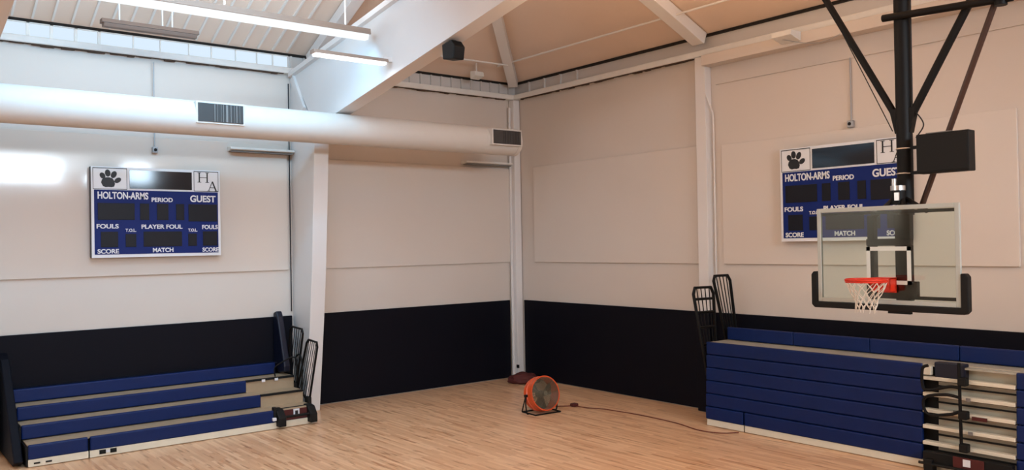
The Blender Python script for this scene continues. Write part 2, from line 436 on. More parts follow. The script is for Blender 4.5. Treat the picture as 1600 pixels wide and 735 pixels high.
# pendant light fixtures
def fixture(x0, x1, y, z, label, lit, hang=True, mb='fixbrown', wd=.16, hh=.07):
    t = world_thing('light_fixture', label, 'light fixture', ((x0 + x1) / 2, y, z), 'long strip light fixtures')
    b = B(); prism(b, [(y - wd / 2, z), (y - wd / 2 + .02, z + hh), (y + wd / 2 - .02, z + hh), (y + wd / 2, z)], 0, x0, x1)
    put(obj('housing', b, mb, t, .004))
    b = B(); prism(b, [(y - wd / 2 + .01, z - .002), (y - wd * .3, z - hh * .95), (y + wd * .3, z - hh * .95), (y + wd / 2 - .01, z - .002)], 0, x0 + .03, x1 - .03)
    put(obj('diffuser', b, lit, t, .01))
    if hang:
        for hx in (x0 + .3, (x0 + x1) / 2 + .2, x1 - .45):
            b = B(); tube(b, [(hx, y, z + hh - .01), (hx, y, dz(hx, y) - .01)], .014, 8)
            put(obj('hanger_rod', b, 'steel', t))
fixture(-11.98, -6.42, -3.85, 7.24, 'very long lit strip light hanging at the top left in front of the girder', 'tube', wd=.22, hh=.10)
fixture(-7.72, -6.32, -4.30, 6.68, 'short glowing strip light hanging beside the big girder', 'tube_bright', False, wd=.18, hh=.055)
put(boxo('bracket', -6.40, -6.215, -4.34, -4.26, 6.70, 6.78, 'steel', bpy.data.objects['light_fixture.001']))
fixture(-10.30, -8.66, -1.5, 7.40, 'unlit brownish strip light just under the clerestory window', 'fixdark', mb='fixdark', wd=.2, hh=.07)
def wall_strip(x0, x1, z, label, yb=-.002):
    t = world_thing('light_fixture', label, 'light fixture', ((x0 + x1) / 2, -.2, z), 'slim white strip fixtures on the scoreboard wall')
    b = B(); prism(b, [(yb, z + .06), (-.24, z + .045), (-.26, z), (-.16, z - .03), (yb, z - .03)], 0, x0, x1); put(obj('housing', b, 'fixwhite', t, .008))
    b = B(); box(b, x0 + .03, x1 - .03, -.22, -.06, z - .05, z - .031); put(obj('lens', b, 'slat', t))
wall_strip(-7.62, -6.24, 5.50, 'slim white strip fixture on the wall right of the left scoreboard', -.052)
wall_strip(-1.75, -0.30, 5.50, 'slim white strip fixture on the wall under the duct end')

# ------------------------------------------------------------------ scoreboards
def text_mesh(s, x0, x1, zc, h, y, m, parent, name='lettering', squash=True):
    cu = bpy.data.curves.new('text', 'FONT'); cu.body = s; cu.extrude = .004; cu.offset = .028
    cu.size = 1.0
    o = bpy.data.objects.new('tmp', cu); COL.objects.link(o)
    bpy.context.view_layer.update()
    dg = bpy.context.evaluated_depsgraph_get()
    me = bpy.data.meshes.new_from_object(o.evaluated_get(dg))
    bpy.data.objects.remove(o)
    xs = [v.co.x for v in me.vertices]; ys = [v.co.y for v in me.vertices]
    ax, bx, ay, by = min(xs), max(xs), min(ys), max(ys)
    for v in me.vertices:
        X = x0 + (v.co.x - ax) / (bx - ax) * (x1 - x0)
        Z = zc - h / 2 + (v.co.y - ay) / (by - ay) * h
        v.co = Vector((X, y - v.co.z, Z))
    me.materials.clear(); me.materials.append(M[m]); me.name = name
    r = bpy.data.objects.new(name, me); COL.objects.link(r); r.parent = parent
    return r
def disc(bm, cx, cz, rx, rz, ang, y, n=20):
    vs = []
    for k in range(n):
        a = 2 * PI * k / n; px = rx * math.cos(a); pz = rz * math.sin(a)
        vs.append(bm.verts.new((cx + px * math.cos(ang) - pz * math.sin(ang), y, cz + px * math.sin(ang) + pz * math.cos(ang))))
    f = bm.faces.new(vs); r = bmesh.ops.extrude_face_region(bm, geom=[f])
    for v in r['geom']:
        if isinstance(v, bmesh.types.BMVert): v.co.y += .004
def scoreboard(loc, rz, label, W=2.38, H=1.70):
    t = thing('scoreboard', label, 'scoreboard', loc, rz, 'blue basketball scoreboards')
    D = .15
    X = lambda u: (u - .5) * W
    Z = lambda v: H * (1 - v)
    boxo('case', -W / 2, W / 2, -D, -.002, 0, H, 'sbside', t, .008)
    boxo('face', X(.0), X(1.0), -D - .008, -D + .004, Z(1.0), Z(.0), 'sbwhite', t)
    boxo('blue_field', X(.02), X(.98), -D - .014, -D - .004, Z(.965), Z(.255), 'sbblue', t)
    boxo('message_display', X(.28), X(.765), -D - .02, -D - .006, Z(.235), Z(.03), 'sbblack', t)
    # thin black outlines round the corner squares
    for a, c in ((.012, .262), (.782, .986)):
        b = B(); y0, y1 = -D - .013, -D - .007; l = .008
        box(b, X(a), X(a) + l, y0, y1, Z(.245), Z(.012)); box(b, X(c) - l, X(c), y0, y1, Z(.245), Z(.012))
        box(b, X(a), X(c), y0, y1, Z(.02), Z(.012)); box(b, X(a), X(c), y0, y1, Z(.249), Z(.243))
        obj('outline', b, 'ink', t)
    # paw
    b = B(); y = -D - .013; cx, cz = X(.135), Z(.150)
    vs = [(-.118, -.01), (-.10, .045), (-.045, .075), (.01, .078), (.06, .06), (.085, .02), (.098, -.03), (.085, -.075), (.04, -.088), (.0, -.082), (-.05, -.088), (-.09, -.07)]
    V = [b.verts.new((cx - .02 + p[0] * 1.12, y, cz - .03 + p[1] * 1.12)) for p in vs]; f = b.faces.new(V)
    r = bmesh.ops.extrude_face_region(b, geom=[f])
    for v in r['geom']:
        if isinstance(v, bmesh.types.BMVert): v.co.y += .004
    disc(b, cx - .125, cz + .085, .046, .060, .55, y); disc(b, cx - .035, cz + .135, .048, .068, .12, y)
    disc(b, cx + .070, cz + .110, .048, .070, -.45, y); disc(b, cx + .138, cz + .005, .044, .066, -.95, y)
    obj('paw_print', b, 'ink', t)
    # H and A with serifs
    def stroke(b, x0, z0, x1, z1, w): bar(b, (x0, -D - .012, z0), (x1, -D - .012, z1), w, .006, up=(0, 1, 0))
    b = B(); hx, hz, hw, hh = X(.86), Z(.085), .155, .19
    stroke(b, hx - hw / 2, hz - hh / 2, hx - hw / 2, hz + hh / 2, .024); stroke(b, hx + hw / 2, hz - hh / 2, hx + hw / 2, hz + hh / 2, .024)
    stroke(b, hx - hw / 2, hz, hx + hw / 2, hz, .012)
    for sx in (-1, 1):
        for sz in (-1, 1): stroke(b, hx + sx * hw / 2 - .035, hz + sz * hh / 2, hx + sx * hw / 2 + .035, hz + sz * hh / 2, .010)
    hx, hz = X(.935), Z(.185)
    stroke(b, hx - .075, hz - hh / 2, hx, hz + hh / 2, .012); stroke(b, hx, hz + hh / 2, hx + .075, hz - hh / 2, .026); stroke(b, hx - .045, hz - .03, hx + .045, hz - .03, .011)
    for sx in (-1, 1): stroke(b, hx + sx * .075 - .03, hz - hh / 2, hx + sx * .075 + .03, hz - hh / 2, .010)
    obj('monogram', b, 'ink', t)
    yt = -D - .016
    def tx(s, u0, u1, v, h): text_mesh(s, X(u0), X(u1), Z(v), h, yt, 'sbwhite', t)
    tx('HOLTON-ARMS', .045, .42, .315, .135); tx('GUEST', .75, .96, .335, .135)
    tx('PERIOD', .445, .61, .355, .085)
    tx('FOULS', .035, .195, .655, .085); tx('FOULS', .845, .975, .665, .085)
    tx('T.O.L.', .245, .325, .70, .06); tx('T.O.L.', .73, .805, .70, .06)
    tx('PLAYER FOUL', .365, .685, .66, .085)
    tx('SCORE', .04, .195, .93, .085); tx('MATCH', .45, .61, .925, .085); tx('SCORE', .845, .98, .93, .085)
    for u0, u1, v0, v1 in ((.045, .315, .40, .585), (.355, .425, .40, .585), (.485, .575, .40, .585), (.635, .70, .40, .585), (.735, .97, .40, .60),
                           (.065, .19, .715, .885), (.245, .325, .74, .885), (.38, .68, .715, .885), (.73, .80, .74, .885), (.85, .97, .715, .885)):
        boxo('digit_display', X(u0), X(u1), -D - .022, -D - .008, Z(v1), Z(v0), 'sbdark', t, .003)
    return t
scoreboard((-9.025, -.05, 3.34), 0, 'blue scoreboard on the left wall, under the round duct')
scoreboard((-.05, -9.26, 3.42), -PI / 2, 'blue scoreboard on the right wall, partly behind the backboard')

# junction box + conduit near each scoreboard, small wall devices
def jbox(p, top, rz, label):
    t = thing('junction_box', label, 'junction box', p, rz, 'conduit boxes above the scoreboards')
    b = B(); box(b, -.05, .05, -.09, -.0, -.07, .05); obj('box', b, 'galv', t, .01)
    b = B(); tube(b, [(0, -.03, .05), (0, -.03, top)], .012, 8); obj('conduit', b, 'galv', t)
    b = B(); tube(b, [(0, -.088, -.01), (0, -.10, -.01)], .03, 12); obj('outlet', b, 'rubber', t)
jbox((-9.05, -.05, 5.42), 1.7, 0, 'small grey conduit box above the left scoreboard')
jbox((0, -9.39, 5.46), 1.15, -PI / 2, 'small conduit box above the right scoreboard')
t = world_thing('wall_sensor', 'small white wedge-shaped device on the beam above the right scoreboard', 'sensor', (-.3, -8.4, 7.2))
b = B(); prism(b, [(-.62, 7.19), (-.62, 7.10), (-.31, 7.02), (-.302, 7.19)], 1, -8.62, -8.22); put(obj('housing', b, 'fixwhite', t, .01))
b = B(); tube(b, smooth_path([(-.5, -8.3, 7.09), (-.4, -8.8, 6.93), (-.32, -9.1, 6.92), (-.3, -9.38, 6.99)]), .008, 6); put(obj('cord', b, 'galv', t))
# conduit beside right column
b = B(); tube(b, smooth_path([(-.219, -6.39, 6.4), (-.17, -6.42, 6.28), (-.10, -6.44, 6.1), (-.06, -6.45, 5.8), (-.06, -6.45, 4.0), (-.06, -6.45, 2.2)], 6), .016, 8)
tag(obj('conduit_pipe', b, 'steel', None), 'thin white conduit running down beside the right wall column', 'pipe')
b = B(); tube(b, [(-6.27, -.03, 7.0), (-6.27, -.03, 2.1)], .012, 6)
tag(obj('conduit_pipe', b, 'ink', None), 'thin dark cable running down where the left wall meets the tapered column', 'cable')
b = B(); tube(b, [(-1.0, -.6, 7.90), (-1.0, -14, 7.90)], .022, 8); tube(b, [(-5.6, -1.0, 7.81), (-1.0, -1.0, 7.85)], .02, 8)
tag(obj('sprinkler_pipe', b, 'steel', None), 'thin white pipe running level under the roof deck at the corner', 'pipe')

# speaker under girder, small lamp
t = world_thing('speaker', 'small black speaker mounted under the edge of the big girder', 'speaker', (-6.1, -6.05, 6.6))
b = B(); prism(b, [(-5.90, 6.46), (-5.88, 6.70), (-6.14, 6.73), (-6.24, 6.62), (-6.20, 6.42)], 0, -6.21, -6.00); put(obj('cabinet', b, 'rubber', t, .015))
b = B(); box(b, -6.15, -6.06, -6.08, -6.0, 6.70, 6.75); put(obj('bracket', b, 'black', t))
b = B(); prism(b, [(-.52, 7.50), (-.75, 7.56), (-.72, 7.67), (-.52, 7.70)], 0, -1.80, -1.53)
tag(obj('flood_lamp', b, 'fixwhite', None, .02), 'small white flood lamp below the deck at the corner', 'lamp')

b = B(); tube(b, [(-1.66, -.6, 7.66), (-1.66, -.6, 7.90)], .015, 8); put_ = obj('bracket', b, 'steel', bpy.data.objects['flood_lamp'])

# ------------------------------------------------------------------ bleachers
RISE = .24
def cushion_row(parent, kind, f, a0, a1, z0, z1, name='seat_front', m='blue', th=.07):
    """blue moulded seat front; kind 'x' = facing -y at y=f, 'y' = facing -x at x=f"""
    if kind == 'x': o = boxo(name, a0, a1, f, f + th, z0 + .008, z1, m, parent, .022, 3)
    else: o = boxo(name, f, f + th, a0, a1, z0 + .008, z1, m, parent, .022, 3)
    return put(o)
# open bleacher on the left
t = world_thing('bleacher', 'pulled-out blue bleacher with four stepped rows under the left scoreboard', 'bleacher', (-9, -1, 0))
Y = [-1.70, -1.20, -.76, -.30]; XE = [-7.36, -7.44, -7.56, -6.76]
XA, XR = -11.50, -6.56
for i in range(4):
    z0 = .12 + RISE * i; z1 = z0 + RISE; y = Y[i]; yn = Y[i + 1] if i < 3 else -.07
    xa = XA + (0 if i < 1 else -.02)
    if i == 0:
        cushion_row(t, 'x', y, XA, -10.62, z0, z1); cushion_row(t, 'x', y, -10.59, XE[0], z0, z1)
    else:
        cushion_row(t, 'x', y, xa, XE[i], z0, z1)
    xe = XR if i < 3 else -6.7
    put(boxo('tread', xa, xe, y + .06, yn + .09, z1 - .03, z1 - .004, 'deckwood' if i < 3 else 'navy', t))
    if XE[i] < -7:   # exposed aisle: nosing and riser
        put(boxo('nosing', XE[i], XR, y - .01 if i else y + .10, y + .07 if i else y + .16, z1 - .035, z1 + .002, 'rubber', t, .005))
        if i: put(boxo('riser', XE[i], XR, y + .02, y + .045, z0 - .01, z1 - .035, 'deckwood', t))
    put(boxo('end_bracket', xa - .03, xa - .002, y + .02, yn, z0 - .1, z1 - .02, 'black', t))
put(boxo('skirt', XA, -10.615, Y[0] + .01, Y[0] + .05, .01, .128, 'cream', t, .004))
put(boxo('skirt', -10.595, -6.50, Y[0] + .01, Y[0] + .05, .01, .128, 'cream', t, .004))
put(boxo('frame', XA + .05, XR - .02, Y[0] + .12, -.08, .02, .30, 'dark', t))
b = B(); prism(b, [(-.08, .3), (-.08, .79), (-.60, .56), (-.70, .3)], 0, XA + .05, XR - .05); put(obj('frame', b, 'dark', t))
for px_ in (-10.45, -10.28): put(boxo('socket', px_, px_ + .1, Y[0] + .002, Y[0] + .02, .045, .115, 'rubber', t))
put(boxo('socket', -10.345, -10.29, Y[0], Y[0] + .02, .06, .10, 'sbwhite', t))
for px_ in (-11.42, -11.25): put(boxo('socket', px_, px_ + .09, Y[0] + .003, Y[0] + .02, .05, .075, 'rubber', t))
# step unit at the aisle
b = B(); box(b, -7.30, -6.58, -1.66, -1.50, .13, .33); st = put(obj('step_panel', b, 'redcloth', t, .006))
b = B(); box(b, -6.98, -6.86, -1.675, -1.655, .20, .33); g = put(obj('tag_plate', b, 'sbwhite', st))
b = B(); box(b, -6.95, -6.89, -1.682, -1.672, .23, .30); put(obj('number_plate', b, 'ink', st))
b = B(); tube(b, [(-7.34, -1.76, .22), (-6.55, -1.76, .22)], .025, 10); put(obj('step_bar', b, 'rubber', t, smooth=True))
for sx in (-7.34, -6.70):
    b = B(); prism(b, [(-1.66, .05), (-1.83, .05), (-1.83, .22), (-1.78, .27), (-1.70, .36), (-1.50, .38), (-1.50, .30), (-1.66, .24)], 0, sx, sx + .15)
    put(obj('step_foot', b, 'rubber', t, .015))
put(boxo('clip', -7.43, -7.36, -1.77, -1.70, .17, .23, 'sbwhite', t, .01))
put(boxo('latch_post', -7.40, -7.34, -1.72, -1.62, .2, .42, 'rubber', t, .01))
for sx, i in ((-7.25, 2), (-6.98, 2)):
    put(boxo('label_plate', sx, sx + .07, Y[i] - .02, Y[i] - .012, .78, .83, 'sbwhite', t))
# padded post at the wall
b = B(); prism(b, [(-.06, 1.10), (-.06, 2.10), (-.20, 2.14), (-.28, 2.02), (-.60, 1.02), (-.60, .90), (-.30, .86), (-.1, 1.0)], 0, -6.70, -6.56)
put(obj('end_pad', b, 'navy', t, .03))
b = B(); prism(b, [(-.06, 1.72), (-.30, 1.62), (-.75, 1.12), (-1.66, .10), (-1.5, .02), (-.06, .02)], 0, -11.70, -11.56)
put(obj('end_cover', b, 'pad', t, .02))
def end_rail(t, plane, C, n=5, mid=(), fr=.024, bars=.008):
    """quad rail: C = BL, TL, TR, BR points"""
    BL, TL, TR, BR = [Vector(c) for c in C]
    b = B(); k = .12
    pts = [BL, BL.lerp(TL, 1 - k * .6), TL + (TR - TL) * .12, TR + (TL - TR) * .12, BR.lerp(TR, 1 - k * .6), BR]
    tube(b, pts, fr, 8); tube(b, [BL, BR], fr, 8)
    f = put(obj('rail_frame', b, 'black', t, smooth=True))
    b = B()
    for i in range(1, n + 1):
        s = i / (n + 1); tube(b, [BL.lerp(BR, s), TL.lerp(TR, s)], bars, 6)
    put(obj('rail_bars', b, 'black', f))
    if mid:
        for s in mid:
            b = B(); tube(b, [BL.lerp(TL, s), BR.lerp(TR, s)], fr * .85, 8)
            put(obj('cross_bar', b, 'black', f))
r1 = world_thing('end_rail', 'black slatted guard rail at the back end of the open bleacher', 'guard rail', (-6.5, -.9, .6), 'black bleacher end rails')
end_rail(r1, 'x', [(-6.50, -.28, .84), (-6.50, -.50, 1.83), (-6.50, -1.12, 1.80), (-6.50, -.74, .62)])
r2 = world_thing('end_rail', 'black slatted guard rail at the front end of the open bleacher, lower of the two', 'guard rail', (-6.5, -1.2, .4), 'black bleacher end rails')
end_rail(r2, 'x', [(-6.47, -.74, .58), (-6.47, -1.24, 1.61), (-6.47, -1.72, 1.58), (-6.47, -1.27, .34)])
put(boxo('mounting_block', -6.52, -6.44, -1.34, -1.16, .26, .46, 'rubber', r2, .02))
put(boxo('mounting_block', -6.56, -6.50, -.80, -.66, .56, .68, 'rubber', r1, .015))
t3 = world_thing('aisle_rail', 'thin black curved hand rail at the aisle of the open bleacher', 'hand rail', (-6.9, -.9, .8))
b = B(); tube(b, smooth_path([(-6.98, -.80, .865), (-6.98, -.80, 1.05), (-6.80, -.88, 1.18), (-6.66, -.95, 1.24), (-6.60, -1.0, 1.16), (-6.60, -1.0, .845)]), .014, 8)
put(obj('rail', b, 'black', t3, smooth=True))
b = B(); tube(b, smooth_path([(-6.60, -1.0, 1.0), (-6.60, -.95, 1.22), (-6.60, -1.15, 1.30), (-6.60, -1.25, 1.1), (-6.60, -1.22, .62)]), .018, 8)
put(obj('rail_loop', b, 'black', t3, smooth=True))

# closed bleacher on the right
t = world_thing('bleacher', 'folded-up closed blue bleacher along the right wall', 'bleacher', (-.6, -9.5, 0))
YE = -14.2
for i in range(6):
    z0 = .12 + RISE * i; z1 = z0 + RISE; x = -1.17 + .012 * i
    cuts = [(-11.05, -7.0)] if i else [(-11.05, -7.865), (-7.835, -7.0)]
    for a0, a1 in cuts: cushion_row(t, 'y', x, a0, a1, z0, z1)
    cushion_row(t, 'y', x, YE, -12.34, z0, z1)
    if i < 5:
        put(boxo('nosing', x + .0, x + .12, -12.33, -11.06, z1 + .005, z1 + .058, 'cream', t, .006))
        put(boxo('gap_line', x + .10, x + .155, -12.33, -11.20, z1 - .095, z1 - .078, 'rubber', t))  # dark bars stand in for the gap lines in the riser
        put(boxo('gap_line', x + .10, x + .155, -12.33, -11.20, z1 - .018, z1 + .004, 'rubber', t))
    put(boxo('aisle_riser', x + .16, x + .19, -12.33, -11.22, z0 + .0, z1 - .002, 'riser', t))
for a0, a1 in ((-11.05, -7.865), (-7.835, -7.02)):
    put(boxo('skirt', -1.15, -1.11, a0, a1, .01, .128, 'cream', t, .004))
put(boxo('skirt', -1.15, -1.11, YE, -11.06, .01, .128, 'cream', t, .004))
put(boxo('tread', -1.09, -.05, YE, -7.02, 1.525, 1.552, 'deckgrey', t))
put(boxo('frame', -.94, -.06, YE + .02, -7.05, .02, 1.52, 'dark', t))
put(boxo('end_cover', -1.08, -.06, -7.045, -7.0, .02, 1.51, 'navy', t, .01))
n = 5
for k in range(n):
    a0 = YE + (7.15 * k) / n; a1 = YE + (7.15 * (k + 1)) / n - .006
    cushion_row(t, 'y', -.55, a0, a1, 1.555, 1.80)
put(boxo('back_cover', -.46, -.06, YE, -7.06, 1.556, 1.74, 'dark', t))
# aisle details
put(boxo('end_pad', -1.10, -.95, -11.66, -11.22, 1.37, 1.60, 'navy', t, .02))
put(boxo('end_pad', -1.14, -1.06, -11.19, -11.07, 1.40, 1.53, 'cream', t, .01))
b = B(); tube(b, [(-1.24, -11.64, 1.64), (-1.24, -11.65, .42)], .024, 8)
hr = world_thing('aisle_rail', 'black folded hand rail with two loops at the aisle of the closed bleacher', 'hand rail', (-1.2, -11.5, .4))
put(obj('post', b, 'black', hr, smooth=True))
b = B(); tube(b, smooth_path([(-1.24, -11.64, 1.28), (-1.24, -11.5, 1.28), (-1.25, -11.22, 1.20), (-1.25, -11.12, 1.24), (-1.25, -11.12, 1.50), (-1.24, -11.2, 1.56)]), .023, 8)
put(obj('rail_loop', b, 'black', hr, smooth=True))
b = B(); tube(b, smooth_path([(-1.24, -11.64, .94), (-1.25, -11.5, .88), (-1.25, -11.2, .84), (-1.25, -11.12, .98), (-1.25, -11.18, 1.10), (-1.25, -11.45, 1.16), (-1.24, -11.64, 1.14)]), .023, 8)
put(obj('rail_loop', b, 'black', hr, smooth=True))
for z in (1.37, .89, .42):
    b = B(); box(b, -1.27, -1.15, -11.74, -11.62, z - .06, z + .06)
    put(obj('clamp', b, 'rubber', hr, .015))
for z, a in ((1.13, -11.70), (.65, -11.72), (.93, -11.52)):
    put(boxo('label_plate', -1.185, -1.172, a - .06, a, z - .045, z + .005, 'slat', t))
put(boxo('label_plate', -1.19, -1.172, -11.98, -11.78, .83, .88, 'redcloth', t))
# folded step unit at the foot of the aisle
b = B(); box(b, -1.30, -1.19, -12.34, -11.12, .13, .30); sp = put(obj('step_panel', b, 'rubber', t, .012))
b = B(); box(b, -1.315, -1.305, -11.98, -11.56, .14, .30); put(obj('step_tread', b, 'redcloth', sp))
b = B(); box(b, -1.325, -1.315, -11.80, -11.70, .18, .28); put(obj('number_plate', b, 'sbwhite', sp))
b = B(); tube(b, [(-1.34, -12.3, .13), (-1.34, -11.08, .13)], .022, 8); put(obj('step_bar', b, 'rubber', t, smooth=True))
for sy in (-11.28, -12.30):
    b = B(); box(b, -1.36, -1.20, sy, sy + .13, .01, .20); put(obj('step_foot', b, 'rubber', t, .015))

# end rails of the closed bleacher
ra = world_thing('end_rail', 'black grid guard rail sticking up at the corner of the closed bleacher, lower one', 'guard rail', (-1.0, -6.9, 1.2), 'black bleacher end rails')
end_rail(ra, 'y', [(-1.00, -6.93, .9), (-1.33, -6.88, 2.58), (-.72, -6.88, 2.57), (-.70, -6.93, .9)], n=4, mid=(.35, .55, .72, .87), bars=.011, fr=.030)
rb = world_thing('end_rail', 'black slatted guard rail leaning against the right wall above the bleacher, upper one', 'guard rail', (-.4, -6.95, 1.4), 'black bleacher end rails')
end_rail(rb, 'y', [(-.33, -6.9, 1.4), (-.70, -6.86, 2.78), (-.26, -6.92, 2.78), (-.08, -6.95, 1.4)], n=4, bars=.011, fr=.030)

# ------------------------------------------------------------------ basketball goal
t = world_thing('basketball_goal', 'ceiling-hung basketball goal with glass backboard and orange rim', 'basketball goal', (-3.1, -11.85, 6.6))
XB = -3.6; y0, y1, z0, z1 = -12.73, -10.90, 2.63, 3.86
b = B(); f = .055
box(b, XB - .02, XB + .025, y0, y0 + f, z0, z1); box(b, XB - .02, XB + .025, y1 - f, y1, z0, z1)
box(b, XB - .02, XB + .025, y0 + f, y1 - f, z1 - f, z1); box(b, XB - .02, XB + .025, y0 + f, y1 - f, z0, z0 + f)
put(obj('board_frame', b, 'boardframe', t, .006))
bd = put(boxo('board_glass', XB - .008, XB + .006, y0 + f - .01, y1 - f + .01, z0 + f - .01, z1 - f + .01, 'glass', t))
b = B(); ta, tb, tz0, tz1, lw = -12.15, -11.58, 2.88, 3.35, .05
box(b, XB - .0125, XB - .0085, ta, ta + lw, tz0, tz1); box(b, XB - .0125, XB - .0085, tb - lw, tb, tz0, tz1)
box(b, XB - .0125, XB - .0085, ta, tb, tz1 - lw, tz1); box(b, XB - .0125, XB - .0085, ta, tb, tz0, tz0 + lw)
put(obj('target_square', b, 'white_line', bd))
# bottom padding (a U)
b = B(); q = .06
prism(b, [(y0 - .09, z0 + .36), (y0 - .09, z0 - .04), (y0 - .05, z0 - .08), (y1 + .05, z0 - .08), (y1 + .09, z0 - .04), (y1 + .09, z0 + .36), (y1 + .06, z0 + .40), (y1 + .005, z0 + .40), (y1 + .005, z0 + .0), (y0 - .005, z0 + .0), (y0 - .005, z0 + .40), (y0 - .06, z0 + .40)], 0, XB - .04, XB + .06)
put(obj('edge_padding', b, 'rubber', t, .012))
b = B(); box(b, XB - .02, XB + .04, -12.13, -11.85, z0 - .11, z0 - .08); put(obj('pad_clip', b, 'rubber', t))
# rear support seen through the glass
b = B()
for yy, wd in ((-11.60, .09), (-12.01, .19)): box(b, XB + .06, XB + .16, yy - wd / 2, yy + wd / 2, z0 + .05, z1 - .02 if wd > .2 else 3.75)
box(b, XB + .04, XB + .12, -12.12, -11.55, 3.36, 3.45); box(b, XB + .03, XB + .10, -12.2, -11.55, 2.70, 2.92)
box(b, XB + .025, XB + .08, -12.68, -12.10, 2.70, 2.74); box(b, XB + .03, XB + .08, -12.68, -10.95, 3.76, 3.80)
put(obj('rear_frame', b, 'black', t, .008))
b = B(); tube(b, [(XB + .1, -11.6, 3.7), (XB + .35, -11.82, 4.0)], .03, 8); tube(b, [(XB + .1, -12.05, 3.7), (XB + .35, -11.86, 4.0)], .03, 8)
tube(b, [(XB + .1, -12.3, 3.78), (XB + .42, -11.9, 3.95)], .03, 8)
put(obj('support_arm', b, 'black', t))
# height adjuster
b = B(); tube(b, [(-3.28, -11.84, 3.88), (-3.28, -11.84, 4.06)], .085, 20); put(obj('adjuster_motor', b, 'rubber', t, smooth=True))
b = B(); tube(b, [(-3.28, -11.84, 4.06), (-3.28, -11.84, 4.12)], .09, 20); tube(b, [(-3.30, -11.80, 4.12), (-3.30, -11.80, 4.21)], .03, 12)
box(b, -3.38, -3.36, -11.90, -11.84, 3.93, 4.03); put(obj('adjuster_cap', b, 'chrome', t, smooth=True))
# mast, braces, top bar
PY = -11.85; PX = -3.1
b = B(); tube(b, [(PX, PY, 3.75), (PX, PY, 4.88), (PX, PY, 5.1), (PX, PY, 9.0)], .098, 24)
prism(b, [(PY - .10, 4.80), (PY + .10, 4.80), (PY + .17, 5.12), (PY - .17, 5.12)], 0, PX - .05, PX + .05)
put(obj('mast', b, 'black', t, smooth=True))
b = B(); tube(b, [(PX, PY + .05, 4.93), (PX, PY + 1.95, 8.4)], .045, 12); put(obj('brace', b, 'black', t, smooth=True))
b = B(); tube(b, [(PX, PY - .05, 4.93), (PX, PY - 1.30, 7.1)], .05, 12); put(obj('brace', b, 'black', t, smooth=True))
b = B(); tube(b, [(PX - .1, PY + .20, 6.31), (PX - .1, PY - 1.35, 6.215)], .048, 12); put(obj('cross_bar', b, 'black', t, smooth=True))
b = B(); tube(b, [(PX + .0, PY - 1.12, 6.22), (PX + .12, PY - .12, 3.80)], .036, 12); put(obj('back_brace', b, 'brownsteel', t, smooth=True))
b = B(); tube(b, [(PX - .1, PY - 1.22, 6.15), (PX - .1, PY - 1.22, 6.27)], .07, 12); put(obj('hinge', b, 'black', t, smooth=True))
b = B(); tube(b, [(PX + .05, PY + .18, 4.85), (PX + .05, PY + 1.15, 6.9), (PX + .05, PY + 1.9, 8.5)], .007, 6); put(obj('hoist_cable', b, 'ink', t))
b = B(); tube(b, [(PX - .02, PY - .135, 9.0), (PX - .02, PY - .12, 5.0)], .008, 6)
tube(b, smooth_path([(PX - .02, PY - .12, 5.1), (PX - .04, PY - .24, 4.95), (PX - .04, PY - .26, 4.85), (PX - .05, PY - .17, 4.72)]), .008, 6)
put(obj('power_cord', b, 'ink', t))
b = B()
for z in (4.60, 4.28):
    ring = [(PX + .104 * math.cos(a), PY + .104 * math.sin(a), z) for a in [2 * PI * k / 20 for k in range(20)]]
    tube(b, ring, .009, 6, closed=True)
put(obj('clamp_band', b, 'chrome', t))
# rim with flag bracket
RC = Vector((-4.07, -11.82, 2.955)); RR = .232
rg = B(); ring = [(RC.x + RR * math.cos(a), RC.y + RR * math.sin(a), RC.z) for a in [2 * PI * k / 48 for k in range(48)]]
tube(rg, ring, .015, 8, closed=True); tube(rg, [(p[0], p[1], p[2] - .022) for p in ring], .011, 8, closed=True)
for k in range(12):
    a = 2 * PI * (k + .5) / 12; c = Vector((RC.x + RR * math.cos(a), RC.y + RR * math.sin(a), RC.z - .012))
    tube(rg, [c + Vector((0, 0, 0)), c + Vector((0, 0, -.025))], .006, 6)
rim = put(obj('rim', rg, 'rim', t, smooth=True))
b = B()
hw = .13
prism(b, [(XB - .03, 2.965), (XB - .03, 2.80), (XB - .17, 2.80), (XB - .20, 2.86), (RC.x + .20, 2.945), (RC.x + .22, 2.965)], 1, RC.y - .15, RC.y - .135)
prism(b, [(XB - .03, 2.965), (XB - .03, 2.80), (XB - .17, 2.80), (XB - .20, 2.86), (RC.x + .20, 2.945), (RC.x + .22, 2.965)], 1, RC.y + .075, RC.y + .09)
box(b, XB - .19, XB - .02, RC.y - .15, RC.y + .09, 2.955, 2.970)
box(b, XB - .19, XB - .175, RC.y - .15, RC.y + .09, 2.80, 2.965)
box(b, XB - .045, XB - .021, RC.y - .15, RC.y + .09, 2.78, 2.965)
prism(b, [(RC.x + .235, RC.y - .15), (RC.x + .235, RC.y + .09), (RC.x + .13, RC.y + .20), (RC.x - .05, RC.y + .232), (RC.x + .05, RC.y + .215), (RC.x + .19, RC.y + .07), (RC.x + .19, RC.y - .09), (RC.x + .13, RC.y - .18)], 2, 2.915, 2.955)
put(obj('rim_bracket', b, 'rim', rim, .004))
b = B()
for k in range(12):   # skirt strip under the ring
    pass
N = 12
def npt(k, lv):
    rr = [RR, .20, .165, .135, .125, .118][lv]; zz = [0, -.07, -.135, -.20, -.26, -.32][lv]
    a = 2 * PI * (k + .5 * (lv % 2)) / N
    j = .012 if lv else 0
    return Vector((RC.x + rr * math.cos(a) + random.uniform(-j, j), RC.y + rr * math.sin(a) + random.uniform(-j, j), RC.z - .03 + zz + random.uniform(-j, j)))
L = [[npt(k, lv) for k in range(N)] for lv in range(6)]
